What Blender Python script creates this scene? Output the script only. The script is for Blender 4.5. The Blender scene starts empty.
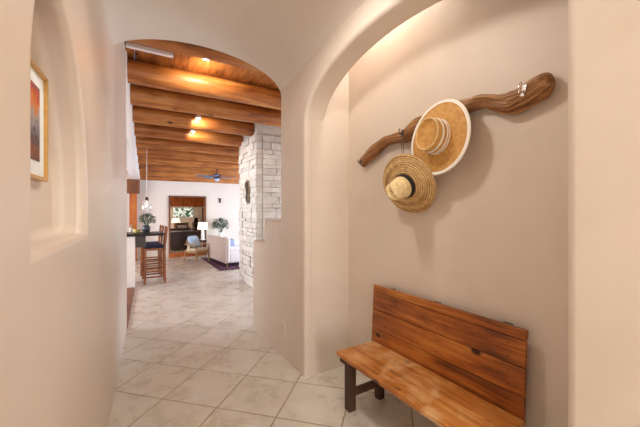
import bpy, bmesh, math, random
from mathutils import Vector, Matrix, noise
R = math.radians
random.seed(7)
SC = bpy.context.scene
COL = SC.collection

# ------------------------------------------------------------ materials
def nmat(name):
    m = bpy.data.materials.new(name); m.use_nodes = True
    nt = m.node_tree; nt.nodes.clear()
    out = nt.nodes.new('ShaderNodeOutputMaterial')
    b = nt.nodes.new('ShaderNodeBsdfPrincipled')
    nt.links.new(b.outputs[0], out.inputs[0])
    return m, nt, b

def N(nt, t, **kw):
    n = nt.nodes.new(t)
    for k, v in kw.items():
        if k.startswith('i_'):
            key = k[2:]
            n.inputs[int(key) if key.isdigit() else key].default_value = v
        else: setattr(n, k, v)
    return n

def ramp(nt, stops):
    r = nt.nodes.new('ShaderNodeValToRGB'); e = r.color_ramp.elements
    while len(e) < len(stops): e.new(0.5)
    for i, (p, c) in enumerate(stops):
        e[i].position = p; e[i].color = (*c, 1)
    return r

def srgb(r, g, b):
    f = lambda c: ((c/255+.055)/1.055)**2.4 if c/255 > .04045 else c/255/12.92
    return (f(r), f(g), f(b))

def plain(name, col, rough=.6, metal=0, emit=None, es=0, var=.08, scale=12, bump=0.05, sheen=0, trans=0, spec=.5):
    m, nt, b = nmat(name)
    tc = N(nt, 'ShaderNodeTexCoord'); no = N(nt, 'ShaderNodeTexNoise', i_Scale=scale, i_Detail=4.0)
    nt.links.new(tc.outputs['Object'], no.inputs['Vector'])
    a = tuple(c*(1-var) for c in col); c2 = tuple(min(1, c*(1+var)) for c in col)
    rp = ramp(nt, [(.3, a), (.7, c2)])
    nt.links.new(no.outputs['Fac'], rp.inputs[0]); nt.links.new(rp.outputs[0], b.inputs['Base Color'])
    b.inputs['Roughness'].default_value = rough; b.inputs['Metallic'].default_value = metal
    b.inputs['Specular IOR Level'].default_value = spec
    if trans: b.inputs['Transmission Weight'].default_value = trans
    if sheen: b.inputs['Sheen Weight'].default_value = sheen
    if bump:
        bp = N(nt, 'ShaderNodeBump', i_Strength=bump, i_Distance=.01)
        nt.links.new(no.outputs['Fac'], bp.inputs['Height']); nt.links.new(bp.outputs[0], b.inputs['Normal'])
    if emit:
        b.inputs['Emission Color'].default_value = (*emit, 1); b.inputs['Emission Strength'].default_value = es
    return m

def plaster(name, col, rough=.5, var=.05, bump=.12):
    m, nt, b = nmat(name)
    g = N(nt, 'ShaderNodeNewGeometry')
    n1 = N(nt, 'ShaderNodeTexNoise', i_Scale=1.6, i_Detail=5.0, i_Roughness=.6, i_Distortion=.6)
    n2 = N(nt, 'ShaderNodeTexNoise', i_Scale=9.0, i_Detail=6.0)
    nt.links.new(g.outputs['Position'], n1.inputs['Vector']); nt.links.new(g.outputs['Position'], n2.inputs['Vector'])
    a = (col[0]*(1-var), col[1]*(1-var*1.25), col[2]*(1-var*1.6)); c2 = tuple(min(1, c*(1+var*.7)) for c in col)
    rp = ramp(nt, [(.32, a), (.5, col), (.7, c2)])
    nt.links.new(n1.outputs['Fac'], rp.inputs[0]); nt.links.new(rp.outputs[0], b.inputs['Base Color'])
    mp = N(nt, 'ShaderNodeMapRange', i_1=.3, i_2=.7, i_3=rough-.08, i_4=rough+.1)
    nt.links.new(n1.outputs['Fac'], mp.inputs[0]); nt.links.new(mp.outputs[0], b.inputs['Roughness'])
    bp = N(nt, 'ShaderNodeBump', i_Strength=bump, i_Distance=.02)
    nt.links.new(n2.outputs['Fac'], bp.inputs['Height']); nt.links.new(bp.outputs[0], b.inputs['Normal'])
    return m

def wood(name, light, mid, dark, axis=0, scale=1.0, rough=.45, knots=True, bump=.15, worn=None):
    """grain runs along the given axis of the object's own space"""
    m, nt, b = nmat(name)
    tc = N(nt, 'ShaderNodeTexCoord'); oi = N(nt, 'ShaderNodeObjectInfo')
    mul = N(nt, 'ShaderNodeVectorMath', operation='SCALE'); mul.inputs[0].default_value = (7.3, 11.1, 5.7)
    nt.links.new(oi.outputs['Random'], mul.inputs['Scale'])
    add = N(nt, 'ShaderNodeVectorMath', operation='ADD')
    nt.links.new(tc.outputs['Object'], add.inputs[0]); nt.links.new(mul.outputs[0], add.inputs[1])
    mp = N(nt, 'ShaderNodeMapping')
    s = [22*scale]*3; s[axis] = 1.6*scale
    mp.inputs['Scale'].default_value = s
    nt.links.new(add.outputs[0], mp.inputs['Vector'])
    n1 = N(nt, 'ShaderNodeTexNoise', i_Scale=1.0, i_Detail=6.0, i_Roughness=.6, i_Distortion=.8)
    nt.links.new(mp.outputs[0], n1.inputs['Vector'])
    n2 = N(nt, 'ShaderNodeTexNoise', i_Scale=2.2*scale, i_Detail=3.0)
    nt.links.new(add.outputs[0], n2.inputs['Vector'])
    mx = N(nt, 'ShaderNodeMath', operation='MULTIPLY_ADD'); mx.inputs[1].default_value = .6
    nt.links.new(n1.outputs['Fac'], mx.inputs[0])
    m2 = N(nt, 'ShaderNodeMath', operation='MULTIPLY'); m2.inputs[1].default_value = .4
    nt.links.new(n2.outputs['Fac'], m2.inputs[0]); nt.links.new(m2.outputs[0], mx.inputs[2])
    rp = ramp(nt, [(.34, dark), (.5, mid), (.66, light)])
    nt.links.new(mx.outputs[0], rp.inputs[0])
    col = rp.outputs[0]
    if knots:
        mk = N(nt, 'ShaderNodeMapping'); ks = [5.0*scale]*3; ks[axis] = 2.6*scale
        mk.inputs['Scale'].default_value = ks
        nt.links.new(add.outputs[0], mk.inputs['Vector'])
        v = N(nt, 'ShaderNodeTexVoronoi', i_Scale=1.0); nt.links.new(mk.outputs[0], v.inputs['Vector'])
        kr = ramp(nt, [(.0, (1, 1, 1)), (.07, (1, 1, 1)), (.13, (0, 0, 0))])
        nt.links.new(v.outputs['Distance'], kr.inputs[0])
        mix = N(nt, 'ShaderNodeMix', data_type='RGBA')
        nt.links.new(kr.outputs[0], mix.inputs[0]); nt.links.new(col, mix.inputs[6])
        mix.inputs[7].default_value = (*[c*.35 for c in dark], 1)
        col = mix.outputs[2]
    if worn:
        n3 = N(nt, 'ShaderNodeTexNoise', i_Scale=3.5, i_Detail=6.0, i_Distortion=1.0)
        nt.links.new(add.outputs[0], n3.inputs['Vector'])
        wr = ramp(nt, [(.5, (0, 0, 0)), (.68, (.8, .8, .8))]); nt.links.new(n3.outputs['Fac'], wr.inputs[0])
        mix = N(nt, 'ShaderNodeMix', data_type='RGBA')
        nt.links.new(wr.outputs[0], mix.inputs[0]); nt.links.new(col, mix.inputs[6]); mix.inputs[7].default_value = (*worn, 1)
        col = mix.outputs[2]
    nt.links.new(col, b.inputs['Base Color'])
    b.inputs['Roughness'].default_value = rough
    bp = N(nt, 'ShaderNodeBump', i_Strength=bump, i_Distance=.006)
    nt.links.new(n1.outputs['Fac'], bp.inputs['Height']); nt.links.new(bp.outputs[0], b.inputs['Normal'])
    return m

def straw(name, light, dark, rings=240, warp=.0, rough=.65, coil=False):
    """woven straw: rings round the hat's own axis plus fine radial ribs"""
    m, nt, b = nmat(name)
    tc = N(nt, 'ShaderNodeTexCoord'); sx = N(nt, 'ShaderNodeSeparateXYZ')
    nt.links.new(tc.outputs['Object'], sx.inputs[0])
    def M(op, a, bb=None):
        n = N(nt, 'ShaderNodeMath', operation=op)
        for i, q in enumerate((a, bb)):
            if q is None: continue
            if isinstance(q, (int, float)): n.inputs[i].default_value = q
            else: nt.links.new(q, n.inputs[i])
        return n.outputs[0]
    r = M('SQRT', M('ADD', M('MULTIPLY', sx.outputs[0], sx.outputs[0]), M('MULTIPLY', sx.outputs[1], sx.outputs[1])))
    rz = M('SUBTRACT', r, M('MULTIPLY', sx.outputs[2], 1.0))
    s = M('SINE', M('MULTIPLY', rz, float(rings)))
    th = M('ARCTAN2', sx.outputs[1], sx.outputs[0])
    rib = M('SINE', M('MULTIPLY', th, 170.0))
    no = N(nt, 'ShaderNodeTexNoise', i_Scale=35.0, i_Detail=5.0); nt.links.new(tc.outputs['Object'], no.inputs['Vector'])
    hgt = M('ADD', M('MULTIPLY', s, .30 if coil else .12), M('ADD', M('MULTIPLY', rib, .07), no.outputs['Fac']))
    rp = ramp(nt, [(.15, dark), (.85, light)]); nt.links.new(hgt, rp.inputs[0])
    nt.links.new(rp.outputs[0], b.inputs['Base Color']); b.inputs['Roughness'].default_value = rough
    bp = N(nt, 'ShaderNodeBump', i_Strength=.5 if coil else .25, i_Distance=.004)
    nt.links.new(hgt, bp.inputs['Height']); nt.links.new(bp.outputs[0], b.inputs['Normal'])
    return m

def tile_mat():
    m, nt, b = nmat('floor_tile')
    g = N(nt, 'ShaderNodeNewGeometry'); sx = N(nt, 'ShaderNodeSeparateXYZ')
    nt.links.new(g.outputs['Position'], sx.inputs[0])
    def M(op, a, bb=None):
        n = N(nt, 'ShaderNodeMath', operation=op)
        for i, q in enumerate((a, bb)):
            if q is None: continue
            if isinstance(q, (int, float)): n.inputs[i].default_value = q
            else: nt.links.new(q, n.inputs[i])
        return n.outputs[0]
    P = .70
    u = M('DIVIDE', M('SUBTRACT', M('ADD', sx.outputs[0], sx.outputs[1]), 3.125), P)
    v = M('DIVIDE', M('ADD', M('SUBTRACT', sx.outputs[0], sx.outputs[1]), 2.635), P)
    fu = M('FLOOR', u); fv = M('FLOOR', v)
    du = M('MINIMUM', M('SUBTRACT', u, fu), M('SUBTRACT', 1.0, M('SUBTRACT', u, fu)))
    dv = M('MINIMUM', M('SUBTRACT', v, fv), M('SUBTRACT', 1.0, M('SUBTRACT', v, fv)))
    d = M('MINIMUM', du, dv)
    cb = N(nt, 'ShaderNodeCombineXYZ'); nt.links.new(fu, cb.inputs[0]); nt.links.new(fv, cb.inputs[1])
    wn = N(nt, 'ShaderNodeTexWhiteNoise', noise_dimensions='2D'); nt.links.new(cb.outputs[0], wn.inputs['Vector'])
    off = N(nt, 'ShaderNodeVectorMath', operation='MULTIPLY_ADD'); off.inputs[1].default_value = (9, 9, 9)
    nt.links.new(wn.outputs['Color'], off.inputs[0]); nt.links.new(g.outputs['Position'], off.inputs[2])
    no = N(nt, 'ShaderNodeTexNoise', i_Scale=4.0, i_Detail=8.0, i_Roughness=.65, i_Distortion=.35)
    nt.links.new(off.outputs[0], no.inputs['Vector'])
    rp = ramp(nt, [(.28, srgb(198, 187, 170)), (.45, srgb(210, 201, 187)), (.62, srgb(219, 212, 201)), (.8, srgb(227, 222, 214))])
    ad = M('ADD', no.outputs['Fac'], M('MULTIPLY', M('SUBTRACT', wn.outputs['Value'], .5), .12))
    nt.links.new(ad, rp.inputs[0])
    gr = ramp(nt, [(.0, (0, 0, 0)), (.007, (0, 0, 0)), (.013, (1, 1, 1))]); nt.links.new(d, gr.inputs[0])
    mix = N(nt, 'ShaderNodeMix', data_type='RGBA')
    nt.links.new(gr.outputs[0], mix.inputs[0]); mix.inputs[6].default_value = (*srgb(150, 128, 98), 1)
    nt.links.new(rp.outputs[0], mix.inputs[7]); nt.links.new(mix.outputs[2], b.inputs['Base Color'])
    mr = N(nt, 'ShaderNodeMapRange', i_1=.3, i_2=.7, i_3=.25, i_4=.32)
    nt.links.new(no.outputs['Fac'], mr.inputs[0]); nt.links.new(mr.outputs[0], b.inputs['Roughness'])
    gb = ramp(nt, [(.0, (0, 0, 0)), (.022, (1, 1, 1))]); nt.links.new(d, gb.inputs[0])
    hb = M('ADD', M('MULTIPLY', no.outputs['Fac'], .08), gb.outputs[0])
    bp = N(nt, 'ShaderNodeBump', i_Strength=.35, i_Distance=.006)
    nt.links.new(hb, bp.inputs['Height']); nt.links.new(bp.outputs[0], b.inputs['Normal'])
    return m

def rug_mat():
    m, nt, b = nmat('patterned_rug')
    tc = N(nt, 'ShaderNodeTexCoord')
    v = N(nt, 'ShaderNodeTexVoronoi', i_Scale=7.0, distance='MANHATTAN'); nt.links.new(tc.outputs['Object'], v.inputs['Vector'])
    w = N(nt, 'ShaderNodeTexWave', i_Scale=2.2, i_Distortion=2.0); w.wave_type = 'BANDS'; nt.links.new(tc.outputs['Object'], w.inputs['Vector'])
    ad = N(nt, 'ShaderNodeMath', operation='ADD'); nt.links.new(v.outputs['Distance'], ad.inputs[0]); nt.links.new(w.outputs['Fac'], ad.inputs[1])
    rp = ramp(nt, [(.2, srgb(48, 34, 66)), (.45, srgb(112, 44, 62)), (.7, srgb(60, 52, 100)), (.9, srgb(160, 120, 120)), (1, srgb(70, 30, 50))])
    nt.links.new(ad.outputs[0], rp.inputs[0]); nt.links.new(rp.outputs[0], b.inputs['Base Color']); b.inputs['Roughness'].default_value = .95
    return m

def art_mat():
    m, nt, b = nmat('landscape_print')
    tc = N(nt, 'ShaderNodeTexCoord'); sx = N(nt, 'ShaderNodeSeparateXYZ'); nt.links.new(tc.outputs['Object'], sx.inputs[0])
    no = N(nt, 'ShaderNodeTexNoise', i_Scale=14.0, i_Detail=6.0, i_Distortion=1.5); nt.links.new(tc.outputs['Object'], no.inputs['Vector'])
    a = N(nt, 'ShaderNodeMath', operation='MULTIPLY_ADD'); a.inputs[1].default_value = 3.0; nt.links.new(sx.outputs[2], a.inputs[0])
    m2 = N(nt, 'ShaderNodeMath', operation='MULTIPLY_ADD'); m2.inputs[1].default_value = .55; m2.inputs[2].default_value = .22
    nt.links.new(no.outputs['Fac'], m2.inputs[0]); nt.links.new(m2.outputs[0], a.inputs[2])
    rp = ramp(nt, [(.0, srgb(40, 26, 24)), (.22, srgb(140, 66, 30)), (.32, srgb(70, 44, 40)), (.44, srgb(120, 112, 124)),
                   (.6, srgb(172, 160, 150)), (.72, srgb(214, 120, 44)), (.86, srgb(190, 70, 24)), (1, srgb(90, 90, 120))])
    nt.links.new(a.outputs[0], rp.inputs[0]); nt.links.new(rp.outputs[0], b.inputs['Base Color']); b.inputs['Roughness'].default_value = .5
    return m

def stone_mat():
    m, nt, b = nmat('white_stone')
    g = N(nt, 'ShaderNodeNewGeometry')
    n1 = N(nt, 'ShaderNodeTexNoise', i_Scale=9.0, i_Detail=7.0, i_Roughness=.7); nt.links.new(g.outputs['Position'], n1.inputs['Vector'])
    rp = ramp(nt, [(.3, srgb(214, 207, 196)), (.6, srgb(240, 236, 229)), (.8, srgb(246, 244, 238))]); nt.links.new(n1.outputs['Fac'], rp.inputs[0])
    hs = N(nt, 'ShaderNodeHueSaturation'); mr = N(nt, 'ShaderNodeMapRange', i_3=.84, i_4=1.04)
    nt.links.new(g.outputs['Random Per Island'], mr.inputs[0]); nt.links.new(mr.outputs[0], hs.inputs['Value'])
    nt.links.new(rp.outputs[0], hs.inputs['Color']); nt.links.new(hs.outputs[0], b.inputs['Base Color'])
    b.inputs['Roughness'].default_value = .85
    bp = N(nt, 'ShaderNodeBump', i_Strength=.7, i_Distance=.02)
    nt.links.new(n1.outputs['Fac'], bp.inputs['Height']); nt.links.new(bp.outputs[0], b.inputs['Normal'])
    return m

def weathered_mat():
    m, nt, b = nmat('driftwood')
    at = N(nt, 'ShaderNodeUVMap')
    mp = N(nt, 'ShaderNodeMapping'); mp.inputs['Scale'].default_value = (5, 26, 1); nt.links.new(at.outputs[0], mp.inputs['Vector'])
    n1 = N(nt, 'ShaderNodeTexNoise', i_Scale=1.0, i_Detail=8.0, i_Roughness=.7, i_Distortion=1.4); nt.links.new(mp.outputs[0], n1.inputs['Vector'])
    rp = ramp(nt, [(.3, srgb(48, 26, 12)), (.42, srgb(110, 66, 32)), (.53, srgb(160, 106, 56)), (.66, srgb(206, 158, 100))])
    nt.links.new(n1.outputs['Fac'], rp.inputs[0]); nt.links.new(rp.outputs[0], b.inputs['Base Color'])
    b.inputs['Roughness'].default_value = .55
    bp = N(nt, 'ShaderNodeBump', i_Strength=.9, i_Distance=.012)
    nt.links.new(n1.outputs['Fac'], bp.inputs['Height']); nt.links.new(bp.outputs[0], b.inputs['Normal'])
    return m

M_ = {}
M_['plaster'] = plaster('pink_beige_plaster', srgb(220, 204, 188), rough=.5)
M_['plaster_smooth'] = plaster('polished_plaster', srgb(220, 205, 190), rough=.36, bump=.05)
M_['vault'] = plaster('vault_plaster', srgb(217, 204, 190), rough=.6, var=.04)
M_['cream'] = plaster('cream_wall_paint', srgb(226, 214, 202), rough=.7, var=.02)
M_['tile'] = tile_mat()
M_['log'] = wood('peeled_pine_log', srgb(208, 146, 80), srgb(174, 104, 46), srgb(112, 58, 24), axis=0, scale=.8, rough=.42)
M_['deck'] = wood('ceiling_boards', srgb(204, 134, 66), srgb(168, 102, 44), srgb(116, 62, 26), axis=1, rough=.55)
M_['bench'] = wood('honey_pine', srgb(196, 126, 54), srgb(158, 86, 30), srgb(84, 40, 14), axis=1, scale=1.15, rough=.36, bump=.4)
M_['bench_seat'] = wood('worn_honey_pine', srgb(210, 150, 84), srgb(184, 114, 50), srgb(108, 58, 24), axis=1, scale=1.15, rough=.34, bump=.4, worn=srgb(226, 184, 132))
M_['bench_dark'] = wood('dark_bench_leg_wood', srgb(100, 64, 40), srgb(72, 44, 28), srgb(40, 24, 15), axis=2, rough=.5, knots=False)
M_['stool'] = wood('stool_wood', srgb(178, 110, 56), srgb(142, 80, 38), srgb(92, 48, 22), axis=2, rough=.4, knots=False)
M_['darkwood'] = wood('dark_walnut', srgb(74, 40, 30), srgb(50, 26, 20), srgb(28, 14, 12), axis=0, rough=.35, knots=False)
M_['frame_wood'] = wood('brown_door_frame_wood', srgb(140, 84, 48), srgb(112, 62, 32), srgb(78, 40, 20), axis=2, rough=.45, knots=False)
M_['orange_wood'] = wood('orange_wood', srgb(204, 122, 50), srgb(176, 94, 34), srgb(132, 64, 22), axis=2, rough=.4)
M_['chairwood'] = wood('light_chair_wood', srgb(190, 150, 104), srgb(162, 122, 80), srgb(120, 84, 50), axis=2, rough=.45, knots=False)
M_['gold'] = plain('gold_frame', srgb(206, 160, 92), rough=.35, metal=.5, var=.12, scale=30)
M_['mat'] = plain('white_mat_board', srgb(236, 240, 238), rough=.8, var=.01, bump=0)
M_['art'] = art_mat()
M_['straw_tan'] = straw('golden_straw', srgb(220, 170, 96), srgb(178, 122, 54), rings=900)
M_['straw_nat'] = straw('braided_straw', srgb(224, 188, 130), srgb(150, 108, 60), rings=330, coil=True)
M_['straw_crown'] = straw('pale_crown_straw', srgb(242, 222, 174), srgb(196, 158, 98), rings=600)
M_['ribbon'] = plain('white_ribbon', srgb(244, 238, 226), rough=.8, var=.03, scale=60)
M_['black'] = plain('black_ribbon', srgb(26, 24, 26), rough=.7, var=.1, scale=60)
M_['drift'] = weathered_mat()
M_['iron'] = plain('aged_metal', srgb(120, 112, 104), rough=.35, metal=.9, var=.2, scale=40)
M_['silver'] = plain('silver_metal', srgb(214, 210, 204), rough=.22, metal=1, var=.05, scale=30)
M_['outlet'] = plain('outlet_plastic', srgb(220, 204, 186), rough=.4, var=.01, bump=0)
M_['slot'] = plain('outlet_slot', srgb(70, 62, 56), rough=.6, var=.01, bump=0)
M_['stone'] = stone_mat()
M_['mortar'] = plain('pale_mortar', srgb(218, 212, 202), rough=.95, var=.1, scale=20)
M_['white'] = plain('white_paint', srgb(244, 242, 240), rough=.5, var=.01, bump=0)
M_['sofa'] = plain('white_linen', srgb(238, 236, 236), rough=.9, var=.03, scale=60, sheen=.2)
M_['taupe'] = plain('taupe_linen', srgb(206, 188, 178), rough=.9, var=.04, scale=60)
M_['bluegrey'] = plain('blue_grey_fabric', srgb(150, 160, 190), rough=.9, var=.08, scale=40)
M_['blue'] = plain('pale_blue_fabric', srgb(176, 200, 226), rough=.9, var=.08, scale=40)
M_['navy'] = plain('navy_fabric', srgb(48, 54, 84), rough=.85, var=.1, scale=40)
M_['beige'] = plain('beige_fabric', srgb(206, 190, 164), rough=.9, var=.05, scale=50)
M_['rug'] = rug_mat()
M_['shade'] = plain('lamp_shade_cloth', srgb(252, 244, 226), rough=.8, var=.01, bump=0, emit=(1, .88, .68), es=1.1)
M_['bulb'] = plain('glowing_bulb', (1, 1, 1), rough=.5, var=0, bump=0, emit=(1, .92, .78), es=40)
M_['glass'] = plain('clear_glass', (1, 1, 1), rough=.03, var=0, bump=0, trans=.85)
M_['leaf'] = plain('green_leaf', srgb(58, 98, 66), rough=.45, var=.35, scale=14)
M_['leaf_out'] = plain('pale_hedge_leaf', srgb(120, 160, 104), rough=.6, var=.4, scale=6)  # paler green than the indoor leaves
M_['pot_dark'] = plain('dark_ceramic', srgb(60, 62, 72), rough=.3, var=.1)
M_['pot_white'] = plain('white_ceramic', srgb(232, 230, 226), rough=.3, var=.02)
M_['granite'] = plain('dark_stone_counter', srgb(34, 26, 24), rough=.4, spec=.25, var=.3, scale=60)
M_['kitchen_floor'] = wood('kitchen_floor_boards', srgb(170, 126, 88), srgb(146, 102, 66), srgb(110, 72, 44), axis=1, rough=.4, knots=False)
M_['fanblue'] = plain('slate_blue_fan_blade', srgb(84, 104, 142), rough=.35, var=.06)
M_['bronze'] = plain('dark_bronze', srgb(70, 58, 50), rough=.4, metal=.7, var=.1)
M_['carving'] = plain('carved_brown_stone', srgb(150, 130, 106), rough=.8, var=.35, scale=30, bump=.6)
M_['carving_d'] = plain('carved_dark_stone', srgb(72, 60, 46), rough=.8, var=.35, scale=30, bump=.6)
M_['yellow'] = plain('pale_yellow_ceramic', srgb(228, 206, 130), rough=.4, var=.05)

# ------------------------------------------------------------ mesh helpers
def link(o, parent=None):
    COL.objects.link(o)
    if parent is not None: o.parent = parent
    return o

def mesh_obj(name, bm, mat, parent=None, smooth=False, bevel=0, seg=3, loc=None, recalc=True):
    if recalc: bmesh.ops.recalc_face_normals(bm, faces=bm.faces)
    me = bpy.data.meshes.new(name); bm.to_mesh(me); bm.free()
    me.materials.append(mat)
    o = bpy.data.objects.new(name, me)
    if smooth or bevel:
        for p in me.polygons: p.use_smooth = True
    link(o, parent)
    if loc is not None: o.location = loc
    if bevel:
        b = o.modifiers.new('bevel', 'BEVEL'); b.width = bevel; b.segments = seg; b.limit_method = 'ANGLE'; b.angle_limit = R(40)
        w = o.modifiers.new('wn', 'WEIGHTED_NORMAL'); w.keep_sharp = True
    elif smooth:
        try: me.set_sharp_from_angle(angle=R(50))
        except Exception: pass
    return o

def box(bm, x0, x1, y0, y1, z0, z1, mtx=None):
    v = [bm.verts.new((x, y, z)) for x in (x0, x1) for y in (y0, y1) for z in (z0, z1)]
    if mtx is not None:
        for q in v: q.co = mtx @ q.co
    for f in ((0, 1, 3, 2), (4, 6, 7, 5), (0, 4, 5, 1), (2, 3, 7, 6), (0, 2, 6, 4), (1, 5, 7, 3)):
        bm.faces.new([v[i] for i in f])
    return v

def boxes(name, lst, mat, parent=None, bevel=0, seg=2, loc=None):
    bm = bmesh.new()
    for b in lst: box(bm, *b)
    return mesh_obj(name, bm, mat, parent, bevel=bevel, seg=seg, loc=loc)

def prism(bm, pts, axis, a, b):
    """extrude a 2-D outline along an axis (0 = x, 1 = y, 2 = z) from a to b"""
    def P(p, t):
        return {0: (t, p[0], p[1]), 1: (p[0], t, p[1]), 2: (p[0], p[1], t)}[axis]
    A = [bm.verts.new(P(p, a)) for p in pts]; B = [bm.verts.new(P(p, b)) for p in pts]
    n = len(pts)
    bm.faces.new(A); bm.faces.new(B[::-1])
    for i in range(n):
        j = (i+1) % n
        bm.faces.new((A[i], B[i], B[j], A[j]))

def bar(bm, p, q, r0, r1=None, n=10, cap=True):
    p, q = Vector(p), Vector(q); r1 = r0 if r1 is None else r1
    d = (q-p).normalized(); up = Vector((0, 0, 1)) if abs(d.z) < .9 else Vector((1, 0, 0))
    s = d.cross(up).normalized(); t = s.cross(d)
    A, B = [], []
    for i in range(n):
        a = 2*math.pi*i/n
        A.append(bm.verts.new(p+(s*math.cos(a)+t*math.sin(a))*r0)); B.append(bm.verts.new(q+(s*math.cos(a)+t*math.sin(a))*r1))
    for i in range(n):
        j = (i+1) % n; bm.faces.new((A[i], A[j], B[j], B[i]))
    if cap: bm.faces.new(A[::-1]); bm.faces.new(B)

def post(bm, p, q, w, d=None):
    """square post between two points"""
    p, q = Vector(p), Vector(q); d = d or w
    dr = (q-p).normalized(); up = Vector((0, 1, 0)) if abs(dr.y) < .9 else Vector((1, 0, 0))
    s = dr.cross(up).normalized()*w/2; t = s.cross(dr).normalized()*d/2
    A = [bm.verts.new(p+a*s+b*t) for a, b in ((-1, -1), (1, -1), (1, 1), (-1, 1))]
    B = [bm.verts.new(q+a*s+b*t) for a, b in ((-1, -1), (1, -1), (1, 1), (-1, 1))]
    for i in range(4):
        j = (i+1) % 4; bm.faces.new((A[i], A[j], B[j], B[i]))
    bm.faces.new(A[::-1]); bm.faces.new(B)

def lathe(bm, prof, n=48, fn=None, close=True):
    rings = []
    for (r, z) in prof:
        if r < 1e-5:
            rings.append([bm.verts.new(fn(0, 0, z) if fn else (0, 0, z))]); continue
        ring = []
        for i in range(n):
            a = 2*math.pi*i/n; x, y = r*math.cos(a), r*math.sin(a)
            ring.append(bm.verts.new(fn(x, y, z) if fn else (x, y, z)))
        rings.append(ring)
    for A, B in zip(rings, rings[1:]):
        for i in range(n):
            j = (i+1) % n
            if len(A) == 1 and len(B) == 1: continue
            if len(A) == 1: bm.faces.new((A[0], B[i], B[j]))
            elif len(B) == 1: bm.faces.new((A[i], A[j], B[0]))
            else: bm.faces.new((A[i], A[j], B[j], B[i]))

def thing(name, label, cat, loc=(0, 0, 0), rotz=0, group=None):
    o = bpy.data.objects.new(name, None); COL.objects.link(o); o.empty_display_size = .1
    o.location = loc; o.rotation_euler = (0, 0, rotz); o['label'] = label; o['category'] = cat
    if group: o['group'] = group
    return o
def tag(o, label, cat, group=None):
    o['label'] = label; o['category'] = cat
    if group: o['group'] = group
    return o
def struct(o): o['kind'] = 'structure'; return o

def boolean(o, cut):
    m = o.modifiers.new('b', 'BOOLEAN'); m.operation = 'DIFFERENCE'; m.object = cut; m.solver = 'EXACT'
    # cut first, bevel after
    while o.modifiers[0] != m: o.modifiers.move(len(o.modifiers)-1, 0)
    saved = [x for x in o.modifiers if x != m]
    for x in saved: x.show_viewport = False
    dg = bpy.context.evaluated_depsgraph_get(); me = bpy.data.meshes.new_from_object(o.evaluated_get(dg))
    o.modifiers.remove(m); o.data = me
    for x in saved: x.show_viewport = True
    for p in me.polygons: p.use_smooth = True
    bpy.data.objects.remove(cut)

def catmull(P, n):
    out = []
    for i in range(len(P)-1):
        p0, p1, p2, p3 = P[max(i-1, 0)], P[i], P[i+1], P[min(i+2, len(P)-1)]
        for k in range(n):
            t = k/n
            out.append(tuple(.5*((2*b)+(-a+c)*t+(2*a-5*b+4*c-d)*t*t+(-a+3*b-3*c+d)*t**3) for a, b, c, d in zip(p0, p1, p2, p3)))
    out.append(P[-1]); return out

# ------------------------------------------------------------ setting: entry hall
struct(boxes('floor', [(-.6, 6.2, -2.9, 11.35, -.12, 0)], M_['tile']))

VC, VA, VS, VB = .615, .795, 2.78, .315      # vault: centre, half width, spring height, rise
bm = bmesh.new()
# the vault is an arch of 0.32 rise at the living room end and flattens towards the entrance, clearing the niche arch
rings = []
for Y in [-2.7, 0.0, 1.2] + [1.8+1.32*i/12 for i in range(13)]:
    t = max(0, min(1, (Y-1.8)/1.32)); t = t*t*(3-2*t)
    vs, vb = 2.965+(VS-2.965)*t, .14+(VB-.14)*t
    pts = [(VC+VA*math.cos(math.pi*i/40), vs+vb*math.sin(math.pi*i/40)) for i in range(41)]
    outline = [(1.415, vs), (1.415, 3.36), (-.75, 3.36), (-.75, vs)] + pts[::-1]
    rings.append([bm.verts.new((p[0], Y, p[1])) for p in outline])
for A, B in zip(rings, rings[1:]):
    for i in range(len(A)): bm.faces.new((A[i], A[(i+1) % len(A)], B[(i+1) % len(A)], B[i]))
bm.faces.new(rings[0][::-1]); bm.faces.new(rings[-1])
struct(mesh_obj('ceiling', bm, M_['vault'], bevel=.035, seg=4))

# right wall: niche archway, then the pier whose end steps down towards the living room
AY, AA, AS, AB = 1.545, 1.015, 2.36, .46
arch = [(AY+AA*math.cos(t), AS+AB*math.sin(t)) for t in [math.pi*(1-i/36) for i in range(37)]]
outline = [(-2.7, -.05), (.53, -.05)] + arch + [(2.56, -.05), (4.0, -.05), (4.0, 1.16), (3.59, 1.16), (3.59, 1.437), (3.118, 1.437), (3.118, 3.75), (-2.7, 3.75)]
bm = bmesh.new(); prism(bm, outline, 0, 1.40, 1.62)
struct(mesh_obj('wall_right', bm, M_['plaster'], bevel=.035, seg=5))
struct(boxes('wall_niche_back', [(1.90, 2.05, .2, 2.75, -.05, 3.8)], M_['plaster']))
struct(boxes('wall_niche_left', [(1.47, 1.92, 2.556, 2.80, -.05, 3.8)], M_['plaster']))
struct(boxes('wall_niche_right', [(1.60, 1.92, .2, .50, -.05, 3.8)], M_['plaster']))
struct(boxes('ceiling_niche', [(1.58, 2.0, .2, 2.8, 3.62, 3.8)], M_['plaster']))

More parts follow.
